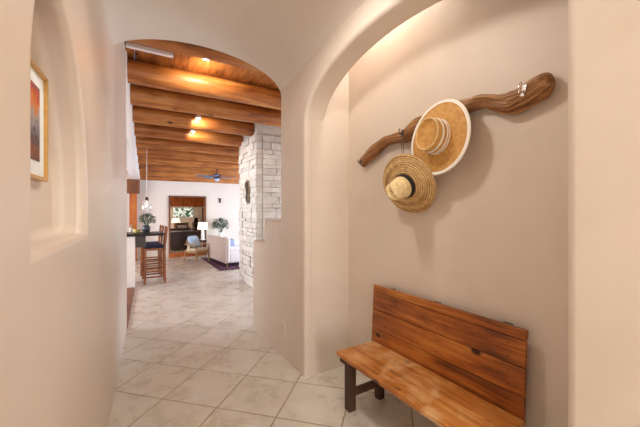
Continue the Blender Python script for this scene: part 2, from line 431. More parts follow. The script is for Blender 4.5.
# left wall: runs slightly off the hall's axis; arched picture niche cut into it
LA = R(3.04); LO = Vector((-.2637, 0, 0))
bm = bmesh.new(); box(bm, -.42, 0, -2.8, 4.82, -.05, 3.55)
wl = mesh_obj('wall_left', bm, M_['plaster_smooth'], bevel=.045, seg=5, loc=LO)
wl.rotation_euler = (0, 0, -LA)
prof = [(1.095, 1.44), (1.095, 1.93), (1.115, 2.03), (1.155, 2.13), (1.22, 2.21), (1.32, 2.235), (1.42, 2.215), (1.52, 2.175), (1.62, 2.105),
        (1.70, 2.02), (1.765, 1.92), (1.81, 1.81), (1.84, 1.68), (1.85, 1.55), (1.85, 1.44)]
bm = bmesh.new()
fl = lambda p, k: (1.45+(p[0]-1.45)*(1+.03*k), p[1]+(.09*(lambda t: t*t*(3-2*t))(max(0, min(1, (p[1]-1.5)/.7)))*k))
prof = [q[:2] for q in catmull([(a, b, 0) for a, b in prof[1:-1]], 3)]; prof = [(1.095, 1.44)]+prof+[(1.85, 1.44)]
A = [bm.verts.new((-.125, *fl(p, 1.0))) for p in prof]; B = [bm.verts.new((.2, *fl(p, -1.0))) for p in prof]
bm.faces.new(A); bm.faces.new(B[::-1])
for i in range(len(prof)): bm.faces.new((A[i], B[i], B[(i+1) % len(prof)], A[(i+1) % len(prof)]))
cut = mesh_obj('cutter', bm, M_['plaster'], loc=LO); cut.rotation_euler = (0, 0, -LA)
boolean(wl, cut); struct(wl); wl.modifiers['bevel'].use_clamp_overlap = False

# unseen wall behind the camera, its open doorway added to let light in
struct(boxes('wall_back', [(-.75, .05, -2.9, -2.7, 0, 3.3), (1.15, 1.75, -2.9, -2.7, 0, 3.3), (.05, 1.15, -2.9, -2.7, 2.3, 3.3)], M_['plaster']))
f = struct(boxes('added_doorway', [(.05, .13, -2.84, -2.76, 0, 2.3), (1.07, 1.15, -2.84, -2.76, 0, 2.3), (.13, 1.07, -2.84, -2.76, 2.2, 2.3), (.13, 1.07, -2.84, -2.76, 0, .2)], M_['frame_wood'], bevel=.005))

# ------------------------------------------------------------ setting: living room and kitchen
bh = lambda Y: 1.55+2.2526-.123*Y       # underside height of the log beams
bm = bmesh.new()
pr = [(3.0, bh(3.0)+.30), (11.5, bh(11.5)+.30), (11.5, bh(11.5)+.42), (3.0, bh(3.0)+.42)]
for k in range(46):                       # boards laid beam to beam
    x0 = -3.2+k*.205; prism(bm, pr, 0, x0, x0+.2)
struct(mesh_obj('ceiling_living_room', bm, M_['deck']))
struct(boxes('wall_living_left', [(-3.2, -3.05, 3, 11.5, 0, 3.7)], M_['cream']))
struct(boxes('wall_living_back', [(-3.2, 1.14, 11.35, 11.5, 0, 2.9), (2.31, 6.2, 11.35, 11.5, 0, 2.9), (1.14, 2.31, 11.35, 11.5, 2.02, 2.9)], M_['cream']))
struct(boxes('wall_living_right', [(6.0, 6.15, 3, 4.2, 0, 3.7), (6.0, 6.15, 10.6, 11.5, 0, 3.7), (6.0, 6.15, 4.2, 10.6, 0, .3), (6.0, 6.15, 4.2, 10.6, 2.3, 3.7)], M_['cream']))
struct(boxes('wall_living_front', [(1.6, 6.15, 3.0, 3.10, 0, 3.7), (-3.2, -.4, 3.0, 3.10, 0, 3.7), (-.75, 1.42, 2.98, 3.08, 3.34, 3.9)], M_['cream']))
# slanting header over the kitchen bar
bm = bmesh.new()
def slant(x0, x1, y0, y1, z0, z1):
    v = [bm.verts.new(p) for p in ((x0-.22, y0, z0), (x0, y0, z0), (x1, y1, z0), (x1-.22, y1, z0))]
    w = [bm.verts.new((q.co.x, q.co.y, z1)) for q in v]
    bm.faces.new(v[::-1]); bm.faces.new(w)
    for i in range(4): bm.faces.new((v[i], v[(i+1) % 4], w[(i+1) % 4], w[i]))
slant(-.01, .34, 4.6, 11.36, 2.47, 3.75)
struct(mesh_obj('wall_header', bm, M_['white'], bevel=.02))
struct(boxes('floor_kitchen', [(-3.05, -.02, 4.86, 11.35, 0, .012)], M_['kitchen_floor']))
bm = bmesh.new()
prism(bm, [(-.05, 4.82), (-.005, 4.82), (.115, 7.18), (-.05, 7.18)], 2, 0, .035)
struct(mesh_obj('trim_1', bm, M_['frame_wood']))

# doorway in the far wall, its frame and raised sill
struct(boxes('door_2', [(1.14, 1.185, 11.31, 11.53, 0, 2.02), (2.265, 2.31, 11.31, 11.53, 0, 2.02), (1.14, 2.31, 11.31, 11.53, 1.975, 2.02)], M_['frame_wood'], bevel=.004))
struct(boxes('trim_2', [(1.14, 2.31, 11.28, 11.56, 0, .125)], M_['orange_wood'], bevel=.006))
struct(boxes('floor_dining', [(-.5, 5, 11.52, 16.0, 0, .11)], M_['tile']))
struct(boxes('ceiling_dining', [(-.5, 5, 11.5, 16.2, 2.6, 2.7)], M_['deck']))
struct(boxes('wall_dining_left', [(-.6, -.45, 11.5, 16.2, 0, 2.7)], M_['cream']))
struct(boxes('wall_dining_right', [(4.6, 4.75, 11.5, 16.2, 0, 2.7)], M_['cream']))
wy = 15.5
# window openings: left sliver and the wide one
struct(boxes('wall_dining_back', [(-.6, 1.35, wy, wy+.15, 0, 2.7), (1.35, 3.7-.9, wy, wy+.15, 0, 1.2), (1.35, 2.8, wy, wy+.15, 1.68, 2.7),
                                  (1.56, 1.72, wy, wy+.15, 1.2, 1.68), (2.62, 4.75, wy, wy+.15, 0, 2.7)], M_['cream']))
struct(boxes('window_1', [(1.72, 1.75, wy-.02, wy+.1, 1.2, 1.68), (2.59, 2.62, wy-.02, wy+.1, 1.2, 1.68), (1.72, 2.62, wy-.02, wy+.1, 1.2, 1.225), (1.72, 2.62, wy-.02, wy+.1, 1.655, 1.68), (2.16, 2.18, wy, wy+.08, 1.2, 1.68)], M_['white']))
struct(boxes('window_2', [(1.35, 1.37, wy-.02, wy+.1, 1.2, 1.68), (1.54, 1.56, wy-.02, wy+.1, 1.2, 1.68), (1.35, 1.56, wy-.02, wy+.1, 1.2, 1.22), (1.35, 1.56, wy-.02, wy+.1, 1.66, 1.68)], M_['orange_wood']))
struct(boxes('trim_3', [(-.4, 4.6, wy-.06, wy-.002, 1.72, 2.55)], M_['orange_wood'], bevel=.005))

# hedge outside the dining window
bm = bmesh.new()
rr = random.Random(3)
for k in range(900):
    c = Vector((rr.uniform(-.5, 5), rr.uniform(17.2, 18.2), rr.uniform(0, 1.95)))
    a = rr.uniform(0, 6.28); b = rr.uniform(-1, 1); s = rr.uniform(.05, .12)
    d = Vector((math.cos(a), math.sin(a)*.4, b)).normalized()*s; e = d.cross(Vector((0, 1, .3))).normalized()*s*.6
    bm.faces.new([bm.verts.new(c-d), bm.verts.new(c+e), bm.verts.new(c+d), bm.verts.new(c-e)])
hd = mesh_obj('garden_hedge', bm, M_['leaf_out'], recalc=False)
tag(hd, 'green leafy hedge outside the far dining room window', 'hedge'); hd['kind'] = 'stuff'

# ------------------------------------------------------------ log beams
beamY = [3.99, 4.80, 5.49, 6.19, 6.91, 7.62, 8.28, 8.95, 9.62, 10.28, 10.92]
rads = [.155, .15, .155, .145, .14, .14, .135, .13, .13, .125, .12]
words = ['first', 'second', 'third', 'fourth', 'fifth', 'sixth', 'seventh', 'eighth', 'ninth', 'tenth', 'last']
for k, (Y, r) in enumerate(zip(beamY, rads)):
    x1 = 2.16 if 3 <= k <= 3 else (2.2 if k == 4 else 5.99)
    x0 = -.2 if Y < 4.82 else (.0+.052*(Y-4.6)-.1)
    bm = bmesh.new(); n = 28; L = x1-x0; m = max(6, int(L/.15)); rings = []
    for i in range(m+1):
        t = i/m; ring = []
        for j in range(n):
            a = 2*math.pi*j/n
            rr_ = r*(1+.035*noise.noise(Vector((i*.25, math.cos(a)*1.2+k*9, math.sin(a)*1.2)))-.04*t)
            ring.append(bm.verts.new((x0-x0+t*L, rr_*math.cos(a)+.012*noise.noise(Vector((i*.12, k*5., 0))), rr_*math.sin(a)+.012*noise.noise(Vector((i*.12, k*5., 7))))))
        rings.append(ring)
    for A, B in zip(rings, rings[1:]):
        for j in range(n): bm.faces.new((A[j], A[(j+1) % n], B[(j+1) % n], B[j]))
    bm.faces.new(rings[0]); bm.faces.new(rings[-1][::-1])
    o = mesh_obj('ceiling_beam', bm, M_['log'], smooth=True, loc=(x0, Y, bh(Y)+r+(.085 if k == 0 else 0)))
    where = 'at the far wall' if k == 10 else 'behind the hall arch' if k == 0 else ('ending in the stone column' if k in (3, 4) else 'under the living room boards')
    tag(o, 'peeled orange log ceiling beam %s, %s counting from the hall arch' % (where, words[k]), 'beam', 'log beams across the living room ceiling')

# ------------------------------------------------------------ stone column
sc_ = thing('stone_column', 'tall white stacked stone column beyond the stepped wall', 'column', (2.14, 5.88, 0))
HT = 3.5
bm = bmesh.new(); box(bm, .03, 2.0, .03, 1.06, 0, HT-.2)
mesh_obj('mortar_core', bm, M_['mortar'], sc_)
rr = random.Random(11)
bm = bmesh.new()
z = 0.0
while z < 2.98:
    h = rr.uniform(.07, .15)
    y = 0.0                                   # face towards the kitchen (left)
    while y < 1.08:
        w = min(rr.uniform(.14, .38), 1.09-y); p = rr.uniform(-.008, .022)
        box(bm, -p, .12, y+.004, y+w-.004, z+.004, z+h-.004)
        y += w
    x = 0.125                                   # face towards the hall
    while x < 1.98:
        w = min(rr.uniform(.16, .42), 2.0-x); p = rr.uniform(-.008, .022)
        box(bm, x+.004, x+w-.004, -p, .12, z+.004, z+h-.004)
        x += w
    z += h
for v in bm.verts:
    v.co += Vector((noise.noise(v.co*9), noise.noise(v.co*9+Vector((5, 5, 5))), noise.noise(v.co*9+Vector((9, 1, 2)))))*.014
mesh_obj('stone_facing', bm, M_['stone'], sc_, bevel=.008, seg=2)

cv = thing('wall_carving', 'small figured carving hung on the white stone column', 'wall carving', (2.10, 6.33, 1.72))
bm = bmesh.new()
lathe(bm, [(0, 0), (.035, .0), (.05, .08), (.04, .16), (.06, .26), (.075, .33), (.06, .40), (0, .42)], 14, lambda x, y, z: (x*.5, y*1.1+.02*math.sin(z*22), z))
mesh_obj('figure', bm, M_['carving_d'], cv, smooth=True)
bm = bmesh.new(); prism(bm, [(-.06, -.02), (.05, -.04), (.085, .12), (.07, .27), (.1, .4), (.02, .46), (-.08, .42), (-.09, .2)], 0, .0, .025)
mesh_obj('backing', bm, M_['carving'], cv, bevel=.006)

# ------------------------------------------------------------ driftwood hat rack
RK = [(y*1.011, 1.55+(z-1.55)*1.011, q) for y, z, q in [(2.262, 1.970, .030), (2.253, 1.979, .043), (2.190, 2.010, .047), (2.096, 2.058, .047), (1.982, 2.112, .044), (1.832, 2.124, .042), (1.731, 2.119, .052),
      (1.657, 2.151, .060), (1.545, 2.185, .052), (1.377, 2.205, .049), (1.279, 2.208, .050), (1.225, 2.206, .052), (1.138, 2.212, .044), (1.067, 2.195, .043), (1.026, 2.175, .052),
      (.953, 2.150, .060), (.882, 2.157, .058), (.809, 2.186, .064), (.775, 2.200, .060), (.752, 2.209, .045), (.742, 2.212, .022)]]
rk = thing('driftwood_rack', 'long crooked driftwood branch fixed across the niche wall above the bench', 'hat rack', (1.850, 1.5, 2.1))
path = catmull(RK, 6); bm = bmesh.new(); uvl = bm.loops.layers.uv.new('UVMap'); rings = []; NS = 36
for i, (y, z, r) in enumerate(path):
    a, b = path[max(i-1, 0)], path[min(i+1, len(path)-1)]
    d = Vector((0, b[0]-a[0], b[1]-a[1])).normalized(); s = Vector((1, 0, 0)); t = s.cross(d)
    ring = []
    for j in range(NS):
        an = 2*math.pi*j/NS; c = Vector((0, y-1.5, z-2.1))
        k = 1+.34*noise.noise(Vector((y*9, math.cos(an)*1.4, math.sin(an)*1.4)))+.20*noise.noise(Vector((y*5, math.cos(an)*5, math.sin(an)*5)))
        k -= .16*max(0, 1-abs(math.sin((an-1.9+y*1.5)))*4)*(.5+.5*math.sin(y*11))
        ring.append(bm.verts.new(c+(s*math.cos(an)*.80+t*math.sin(an))*r*k)); ring[-1].co.x = min(ring[-1].co.x, .047)
    rings.append(ring)
for i, (A, B) in enumerate(zip(rings, rings[1:])):
    for j in range(NS):
        f = bm.faces.new((A[j], A[(j+1) % NS], B[(j+1) % NS], B[j]))
        for l, (u, v) in zip(f.loops, ((i, j), (i, j+1), (i+1, j+1), (i+1, j))): l[uvl].uv = (u*.012, v/NS)
bm.faces.new(rings[0]); bm.faces.new(rings[-1][::-1])
mesh_obj('branch', bm, M_['drift'], rk, smooth=True)
def hook(y, z, mat, big=1.0, tilt=0):
    bm = bmesh.new(); mt = Matrix.Translation((-.050, y-1.5, z-2.1)) @ Matrix.Rotation(tilt, 4, 'X')
    box(bm, -.006, .006, -.012*big, .012*big, -.035*big, .035*big, mt)
    P = [mt @ Vector(p) for p in ((-.004, 0, .0), (-.03*big, 0, -.018*big), (-.05*big, 0, -.015*big), (-.062*big, 0, .004), (-.060*big, 0, .030*big))]
    for a, b in zip(P, P[1:]): bar(bm, a, b, .006*big, n=8)
    bmesh.ops.create_uvsphere(bm, u_segments=10, v_segments=8, radius=.011*big, matrix=Matrix.Translation(P[-1]))
    o = mesh_obj('hook', bm, mat, rk, smooth=True); return o
h_ = hook(.865, 2.185, M_['silver'], .85, R(14)); h_['label'] = 'bright silver hook near the right end'
h_ = hook(1.735, 2.145, M_['iron'], .6, R(8)); h_['label'] = 'dark iron hook at the crook of the branch'
h_ = hook(2.245, 1.985, M_['iron'], .5); h_['label'] = 'small iron hook on the left tip'

# ------------------------------------------------------------ hats
def frame_from(n, roll=0):
    n = Vector(n).normalized(); return n.to_track_quat('Z', 'Y') @ Matrix.Rotation(roll, 3, 'Z').to_quaternion()

def brim_bm(r0, r1, thick, fn):
    bm = bmesh.new(); prof = [(r0, 0), (r0+(r1-r0)*.25, 0), (r0+(r1-r0)*.5, 0), (r0+(r1-r0)*.75, 0), (r1-.004, 0), (r1, thick/2), (r1-.004, thick)]
    prof += [(r0+(r1-r0)*.75, thick), (r0+(r1-r0)*.5, thick), (r0+(r1-r0)*.25, thick), (r0, thick), (r0, 0)]
    lathe(bm, prof, 72, fn); return bm

# golden hat with a white-bound brim
ht = thing('sun_hat', 'wide golden straw hat with white brim edge and white bands, hung on the driftwood', 'hat', (1.765, 1.380, 2.033))
ht.rotation_mode = 'QUATERNION'; ht.rotation_quaternion = frame_from((-1, .03, .10))
def wav1(x, y, z):
    r = math.hypot(x, y); a = math.atan2(y, x); k = max(0, (r-.09)/.16)
    return (x*.94, y, z+.005*math.sin(2*a+.6)*k-.006*k*k)
mesh_obj('brim', brim_bm(.085, .243, .004, wav1), M_['straw_tan'], ht, smooth=True)
bm = bmesh.new()
lathe(bm, [(.232, -.003), (.250, -.004), (.2535, .002), (.250, .008), (.232, .0075), (.232, -.003)], 72, wav1)
mesh_obj('brim_binding', bm, M_['ribbon'], ht, smooth=True)
def oval1(x, y, z): return (x*.92, y*1.06, z)
bm = bmesh.new()
lathe(bm, [(.114, 0), (.109, .02), (.104, .07), (.100, .108), (.096, .113), (.090, .110), (.083, .096), (.072, .090), (.05, .090), (.02, .094), (0, .095)], 56, oval1)
mesh_obj('crown', bm, M_['straw_tan'], ht, smooth=True)
for z0, z1, nm in ((.010, .019, 'hat_band'), (.028, .038, 'hat_band'), (.060, .074, 'hat_band')):
    bm = bmesh.new(); f_ = lambda z: .1118-.1*z
    lathe(bm, [(f_(z0)-.002, z0), (f_(z0)+.0016, z0), (f_(z1)+.0016, z1), (f_(z1)-.002, z1), (f_(z0)-.002, z0)], 56, oval1)
    mesh_obj(nm, bm, M_['ribbon'], ht, smooth=True)

bm = bmesh.new(); lathe(bm, [(.0975+.0042*math.cos(a), .1115+.0042*math.sin(a)) for a in [2*math.pi*i/10 for i in range(11)]], 56, oval1)
mesh_obj('crown_edge', bm, M_['straw_crown'], ht, smooth=True)
# natural braided hat with black band
ht = thing('straw_hat', 'natural braided straw hat with black band hanging below the driftwood', 'hat', (1.708, 1.622, 1.724))
ht.rotation_mode = 'QUATERNION'; ht.rotation_quaternion = frame_from((-.93, -.10, -.34), R(20))
def wav2(x, y, z):
    r = math.hypot(x, y); a = math.atan2(y, x); k = max(0, (r-.08)/.13)
    return (x, y, z+.007*math.sin(2*a+2.0)*k-.034*k**1.2+.003*math.sin(r*330))
bm = bmesh.new(); NR = 46; prof = [(.075+(.224-.075)*i/NR, .0) for i in range(NR+1)] + [(.2255, .003)] + [(.075+(.224-.075)*(NR-i)/NR, .005) for i in range(NR+1)] + [(.075, 0)]
lathe(bm, prof, 72, wav2)
mesh_obj('brim', bm, M_['straw_nat'], ht, smooth=True)
def pinch(x, y, z):
    k = max(0, (z-.06)/.12); x2 = x*(1-.30*k); y2 = y*(1.0+.04*k)
    d = .0
    if z > .13: d = -.036*math.exp(-(x/.022)**2)*min(1, (z-.13)/.03)
    return (x2, y2, z+d)
bm = bmesh.new()
lathe(bm, [(.086, 0), (.084, .02), (.079, .055), (.072, .095), (.065, .135), (.059, .157), (.051, .168), (.040, .174), (.027, .177), (.013, .178), (0, .178)], 56, pinch)
mesh_obj('crown', bm, M_['straw_crown'], ht, smooth=True)
bm = bmesh.new()
lathe(bm, [(.083, .003), (.0885, .003), (.0835, .038), (.079, .038), (.083, .003)], 56, pinch)
mesh_obj('hat_band', bm, M_['black'], ht, smooth=True)
bm = bmesh.new()
for s in (-.012, .016): 
    bar(bm, (0, s, 0), (.045, s+.02, .165), .0022, n=6)
o = mesh_obj('hanging_cord', bm, M_['iron'], ht); o.matrix_parent_inverse = Matrix.Identity(4)
# cord runs from the back of the brim up to the iron hook
bpy.context.view_layer.update()
inv = ht.rotation_quaternion.to_matrix().to_4x4(); inv = (Matrix.Translation(ht.location) @ inv).inverted()
bm = bmesh.new()
for s in (0, .02):
    a = inv @ Vector((1.77, 1.69+s, 1.925)); b = inv @ Vector((1.805, 1.735+s*.6, 2.135)); bar(bm, a, b, .0025, n=6)
me = o.data; me.clear_geometry(); bm.to_mesh(me); bm.free()

# ------------------------------------------------------------ bench
bn = thing('wooden_bench', 'honey pine plank bench with boarded back standing in the niche', 'bench', (1.6, 1.455, 0))
def bb(name, x0, x1, y0, y1, z0, z1, mat, bev=.004, wob=0):
    bm = bmesh.new(); L = y1-y0
    if wob:
        m = 24
        rg = []
        for i in range(m+1):
            y = y0+L*i/m; w = [wob*noise.noise(Vector((y*5+k*13, x0*7, z0*9))) for k in range(4)]
            if i in (0, m): pass
            rg.append([bm.verts.new(p) for p in ((x0+w[0], y, z0+w[1]), (x1+w[2], y, z0+w[1]), (x1+w[2], y, z1), (x0+w[0], y, z1+w[3]*.3))])
        for A, B in zip(rg, rg[1:]):
            for j in range(4): bm.faces.new((A[j], A[(j+1) % 4], B[(j+1) % 4], B[j]))
        bm.faces.new(rg[0][::-1]); bm.faces.new(rg[-1])
    else: box(bm, x0, x1, y0, y1, z0, z1)
    for v in bm.verts: v.co -= Vector((1.6, 1.455, 0))
    return mesh_obj(name, bm, mat, bn, bevel=bev, seg=3)
bb('seat', 1.405, 1.785, .855, 2.055, .402, .44, M_['bench_seat'], .008, .006)
zb = [(.398, .545), (.549, .700), (.704, .848), (.852, .905)]
for i, (a, b) in enumerate(zb):
    bm = bmesh.new(); m = 20; rg = []
    for k in range(m+1):
        y = .862+1.222*k/m
        lean = lambda z: 1.788+.05*(z-.4)
        w = .0018*noise.noise(Vector((y*6, a*31, 1)))
        th = .024 if i < 3 else .030
        rg.append([bm.verts.new(Vector(p)-Vector((1.6, 1.455, 0))) for p in ((lean(a), y, a+w), (lean(a)+th, y, a+w), (lean(b)+th, y, b+w), (lean(b), y, b+w))])
    for A, B in zip(rg, rg[1:]):
        for j in range(4): bm.faces.new((A[j], A[(j+1) % 4], B[(j+1) % 4], B[j]))
    bm.faces.new(rg[0][::-1]); bm.faces.new(rg[-1])
    o = mesh_obj('back_board', bm, M_['bench'], bn, bevel=.004, seg=2)
# nail heads
for y in (.95, 1.42, 1.93):
    for (a, b) in zb[:3]:
        for q in (.25, .75):
            z = a+(b-a)*q; x = 1.788+.05*(z-.4)
            bm = bmesh.new(); bmesh.ops.create_cone(bm, cap_ends=True, segments=8, radius1=.0035, radius2=.0035, depth=.003, matrix=Matrix.Translation((x-1.6-.0005, y-1.455, z)) @ Matrix.Rotation(R(90), 4, 'Y')); mesh_obj('nail_head', bm, M_['black'], bn)
for y in (.98, 1.46, 1.90):
    bm = bmesh.new(); post(bm, (1.831-1.6, y-1.455, .40), (1.856-1.6, y-1.455, .903), .03, .05); mesh_obj('back_cleat', bm, M_['bench_dark'], bn, bevel=.003)
for y in (.955, 1.965):
    for x, w in ((1.475, .066), (1.775, .06)):
        bb('leg', x-w/2, x+w/2, y-w/2, y+w/2, 0, .404 if x < 1.6 else .400, M_['bench_dark'], .006)
    bb('side_stretcher', 1.505, 1.748, y-.02, y+.02, .105, .155, M_['bench_dark'], .004)
    bb('seat_bearer', 1.43, 1.78, y-.028+.05*(1 if y > 1.5 else -1), y+.028+.05*(1 if y > 1.5 else -1), .355, .403, M_['bench_dark'], .004)

# ------------------------------------------------------------ outlet on the pier
ot = thing('wall_outlet', 'beige power outlet low on the plaster pier', 'outlet', (1.399, 3.02, .32))
boxes('cover_plate', [(-.006, .002, -.035, .035, -.058, .058)], M_['outlet'], ot, bevel=.003)
boxes('receptacle', [(-.0085, -.005, -.017, .017, .008, .04)], M_['outlet'], ot, bevel=.002)
boxes('receptacle', [(-.0085, -.005, -.017, .017, -.04, -.008)], M_['outlet'], ot, bevel=.002)
for z in (.018, -.030):
    for y in (-.0065, .0065): boxes('slot', [(-.0092, -.008, y-.0015, y+.0015, z, z+.012)], M_['slot'], ot)

# ------------------------------------------------------------ framed picture in the left niche
pc = thing('framed_picture', 'gold framed landscape print with white mat in the left wall niche', 'picture')
lp = lambda off, y: Vector((LO.x+off*math.cos(LA)+y*math.sin(LA), -off*math.sin(LA)+y*math.cos(LA), 0))
c = lp(-.124, 1.372); pc.location = (c.x, c.y, 1.872); pc.rotation_euler = (0, 0, -LA)
hw, hh = .295, .208
boxes('frame', [(0, .024, -hw, hw, hh-.014, hh), (0, .024, -hw, hw, -hh, -hh+.014), (0, .024, -hw, -hw+.014, -hh+.014, hh-.014), (0, .024, hw-.014, hw, -hh+.014, hh-.014)], M_['gold'], pc, bevel=.002)
boxes('mat_board', [(.002, .012, -hw+.012, hw-.012, -hh+.012, hh-.012)], M_['mat'], pc)
boxes('print', [(.011, .0135, -hw+.09, hw-.072, -hh+.07, hh-.065)], M_['art'], pc)

# ------------------------------------------------------------ kitchen bar
br = thing('kitchen_bar', 'white plaster bar with dark stone counter beside the kitchen', 'bar', (0, 7.2, 0))
boxes('body', [(-.55, .125, 0, .62, 0, 1.035)], M_['white'], br, bevel=.02)
boxes('counter', [(-.62, .64, -.04, .70, 1.03, 1.075)], M_['granite'], br, bevel=.008)
boxes('apron', [(.12, .31, .06, .55, .80, 1.032)], M_['darkwood'], br, bevel=.004)
pl = thing('kitchen_post', 'orange wood post with dark corbel at the end of the header', 'post', (.15, 11.1, 0))
boxes('shaft', [(-.11, .09, -.1, .1, 0, 2.05)], M_['orange_wood'], pl, bevel=.012)
boxes('corbel', [(-.20, .16, -.11, .11, 2.05, 2.47)], M_['frame_wood'], pl, bevel=.012)

# bar stools
def make_stool():
    t = thing('bar_stool', '', 'stool', (0, 0, 0))
    def B(name, fn, mat=M_['stool'], bev=.004):
        bm = bmesh.new(); fn(bm); return mesh_obj(name, bm, mat, t, bevel=bev, seg=2)
    for y in (-.19, .19):
        B('leg', lambda bm: post(bm, (-.19, y, 0), (-.18, y, .72), .042))
        B('leg', lambda bm: post(bm, (.19, y, 0), (.175, y, .72), .042))
        B('back_post', lambda bm: post(bm, (.175, y, .72), (.225, y, 1.19), .042))
        for z in (.14, .27, .42):
            B('rung', lambda bm: post(bm, (-.185, y, z), (.185, y, z), .03))
    for z in (.20, .36):
        B('rung', lambda bm: post(bm, (-.185, -.19, z), (-.185, .19, z), .03))
        B('rung', lambda bm: post(bm, (.185, -.19, z), (.185, .19, z), .03))
    B('seat', lambda bm: box(bm, -.21, .205, -.215, .215, .70, .745))
    B('cushion', lambda bm: box(bm, -.20, .165, -.20, .20, .745, .80), M_['navy'], .02)
    for z in (.93, 1.05, 1.15):
        B('back_slat', lambda bm: box(bm, .18+(z-.72)*.105, .20+(z-.72)*.105, -.18, .18, z-.03, z+.02))
    return t
def dup(root, loc, label, rz=None):
    r = root.copy(); COL.objects.link(r); r.location = loc; r['label'] = label
    if rz is not None: r.rotation_euler = (0, 0, rz)
    for ch in list(root.children):
        c = ch.copy(); COL.objects.link(c); c.parent = r
        for g in ch.children:
            d = g.copy(); COL.objects.link(d); d.parent = c
    return r
st = make_stool(); st['group'] = 'stools along the bar'
st.location = (.50, 7.66, 0); st.rotation_euler = (0, 0, R(-2)); st['label'] = 'wooden bar stool with navy cushion, the nearer one at the bar end'
dup(st, (.47, 8.32, 0), 'wooden bar stool with navy cushion, behind the nearer stool', R(3))

# things on the counter
def foliage(bm, c, rx, rz, n, s, seed, droop=.3):
    rr = random.Random(seed)
    for k in range(n):
        a = rr.uniform(0, 2*math.pi); e = math.asin(rr.uniform(-.55, 1)); q = rr.uniform(.35, 1)**.5
        p = Vector(c)+Vector((math.cos(a)*math.cos(e)*rx*q, math.sin(a)*math.cos(e)*rx*q, math.sin(e)*rz*q))
        d = Vector((math.cos(a), math.sin(a), rr.uniform(-droop, .6))).normalized()*s*rr.uniform(.7, 1.3)
        w = d.cross(Vector((0, 0, 1))).normalized()*s*.32; u = d.cross(w).normalized()*s*.08
        v = [bm.verts.new(x) for x in (p-d*.6, p-w-u, p+w-u, p+d*.1, p+d*.7)]
        bm.faces.new((v[0], v[1], v[3])); bm.faces.new((v[0], v[3], v[2])); bm.faces.new((v[1], v[4], v[3])); bm.faces.new((v[3], v[4], v[2]))
def stems(bm, c, n, h, sp, seed):
    rr = random.Random(seed)
    for k in range(n):
        a = rr.uniform(0, 6.28); q = rr.uniform(.3, 1)
        bar(bm, c, (c[0]+math.cos(a)*sp*q, c[1]+math.sin(a)*sp*q, c[2]+h*rr.uniform(.7, 1)), .005, .003, n=5)
pt = thing('potted_plant', 'leafy green plant in a dark pot on the bar counter', 'plant', (.335, 7.62, 1.075))
bm = bmesh.new(); lathe(bm, [(0, 0), (.05, 0), (.08, .05), (.085, .1), (.06, .15), (.055, .15), (.07, .1), (0, .08)], 24); mesh_obj('pot', bm, M_['pot_dark'], pt, smooth=True)
bm = bmesh.new(); stems(bm, (0, 0, .1), 14, .24, .13, 5); mesh_obj('stem', bm, M_['leaf'], pt)
bm = bmesh.new(); foliage(bm, (0.02, 0, .27), .17, .15, 330, .05, 6); mesh_obj('foliage', bm, M_['leaf'], pt, recalc=False)
bm = bmesh.new(); lathe(bm, [(0, 0), (.05, 0), (.075, .04), (.08, .07), (.07, .07), (.04, .02), (0, .015)], 24)
o = mesh_obj('small_bowl', bm, M_['yellow'], smooth=True, loc=(.16, 7.7, 1.075)); tag(o, 'pale yellow bowl near the left end of the bar counter', 'bowl')
bt = thing('bottle', 'small clear bottle standing on the bar counter beside the plant', 'bottle', (.06, 7.55, 1.075))
bm = bmesh.new(); lathe(bm, [(0, 0), (.03, 0), (.032, .1), (.012, .14), (.011, .18), (0, .18)], 20); mesh_obj('body', bm, M_['glass'], bt, smooth=True)
bm = bmesh.new(); lathe(bm, [(0, .18), (.013, .18), (.013, .2), (0, .2)], 16); mesh_obj('cap', bm, M_['bronze'], bt, smooth=True)

# pendant over the bar
pdY = 7.62
pd = thing('pendant_lamp', 'clear glass pendant lamp hanging on a cord over the bar', 'lamp', (.345, pdY, 1.50))
bm = bmesh.new(); lathe(bm, [(.05, 0), (.085, .05), (.10, .10), (.088, .17), (.05, .23), (.03, .26), (.026, .26), (.045, .228), (.083, .168), (.095, .10), (.080, .055), (.048, .004), (.05, 0)], 32)
mesh_obj('lamp_shade', bm, M_['glass'], pd, smooth=True)
bm = bmesh.new(); lathe(bm, [(0, .25), (.032, .25), (.032, .30), (.012, .33), (0, .33)], 20); mesh_obj('cap', bm, M_['bronze'], pd, smooth=True)
bm = bmesh.new(); bar(bm, (0, 0, .32), (0, 0, bh(pdY)-1.52+.02), .004, n=6); mesh_obj('cord', bm, M_['white'], pd)
bm = bmesh.new(); lathe(bm, [(0, .10), (.025, .12), (.03, .15), (.018, .19), (.012, .25), (0, .25)], 16); mesh_obj('bulb', bm, M_['shade'], pd, smooth=True)

# ------------------------------------------------------------ living room furniture
rg = boxes('area_rug', [(-1.0, 1.2, -1.25, 1.25, 0, .012)], M_['rug'], loc=(3.0, 9.4, 0)); tag(rg, 'dark red and violet patterned rug under the white sofa', 'rug')
sf = thing('sofa', 'white upholstered sofa seen from its taupe back, near the stone column', 'sofa', (2.24, 8.5, .012), R(4.5))
RZ = .0
def cush(name, x0, x1, y0, y1, z0, z1, mat, par, bev=.05):
    bm = bmesh.new(); box(bm, x0, x1, y0, y1, z0, z1); return mesh_obj(name, bm, mat, par, bevel=bev, seg=4)
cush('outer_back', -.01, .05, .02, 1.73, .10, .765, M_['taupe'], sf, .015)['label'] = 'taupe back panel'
cush('backrest', .045, .13, 0, 1.75, .10, .785, M_['sofa'], sf, .04)
cush('arm', .11, .92, 0, .2, .10, .53, M_['sofa'], sf, .04)
cush('arm', .11, .92, 1.55, 1.75, .10, .53, M_['sofa'], sf, .04)
cush('base', .11, .92, .18, 1.57, .10, .30, M_['sofa'], sf, .02)
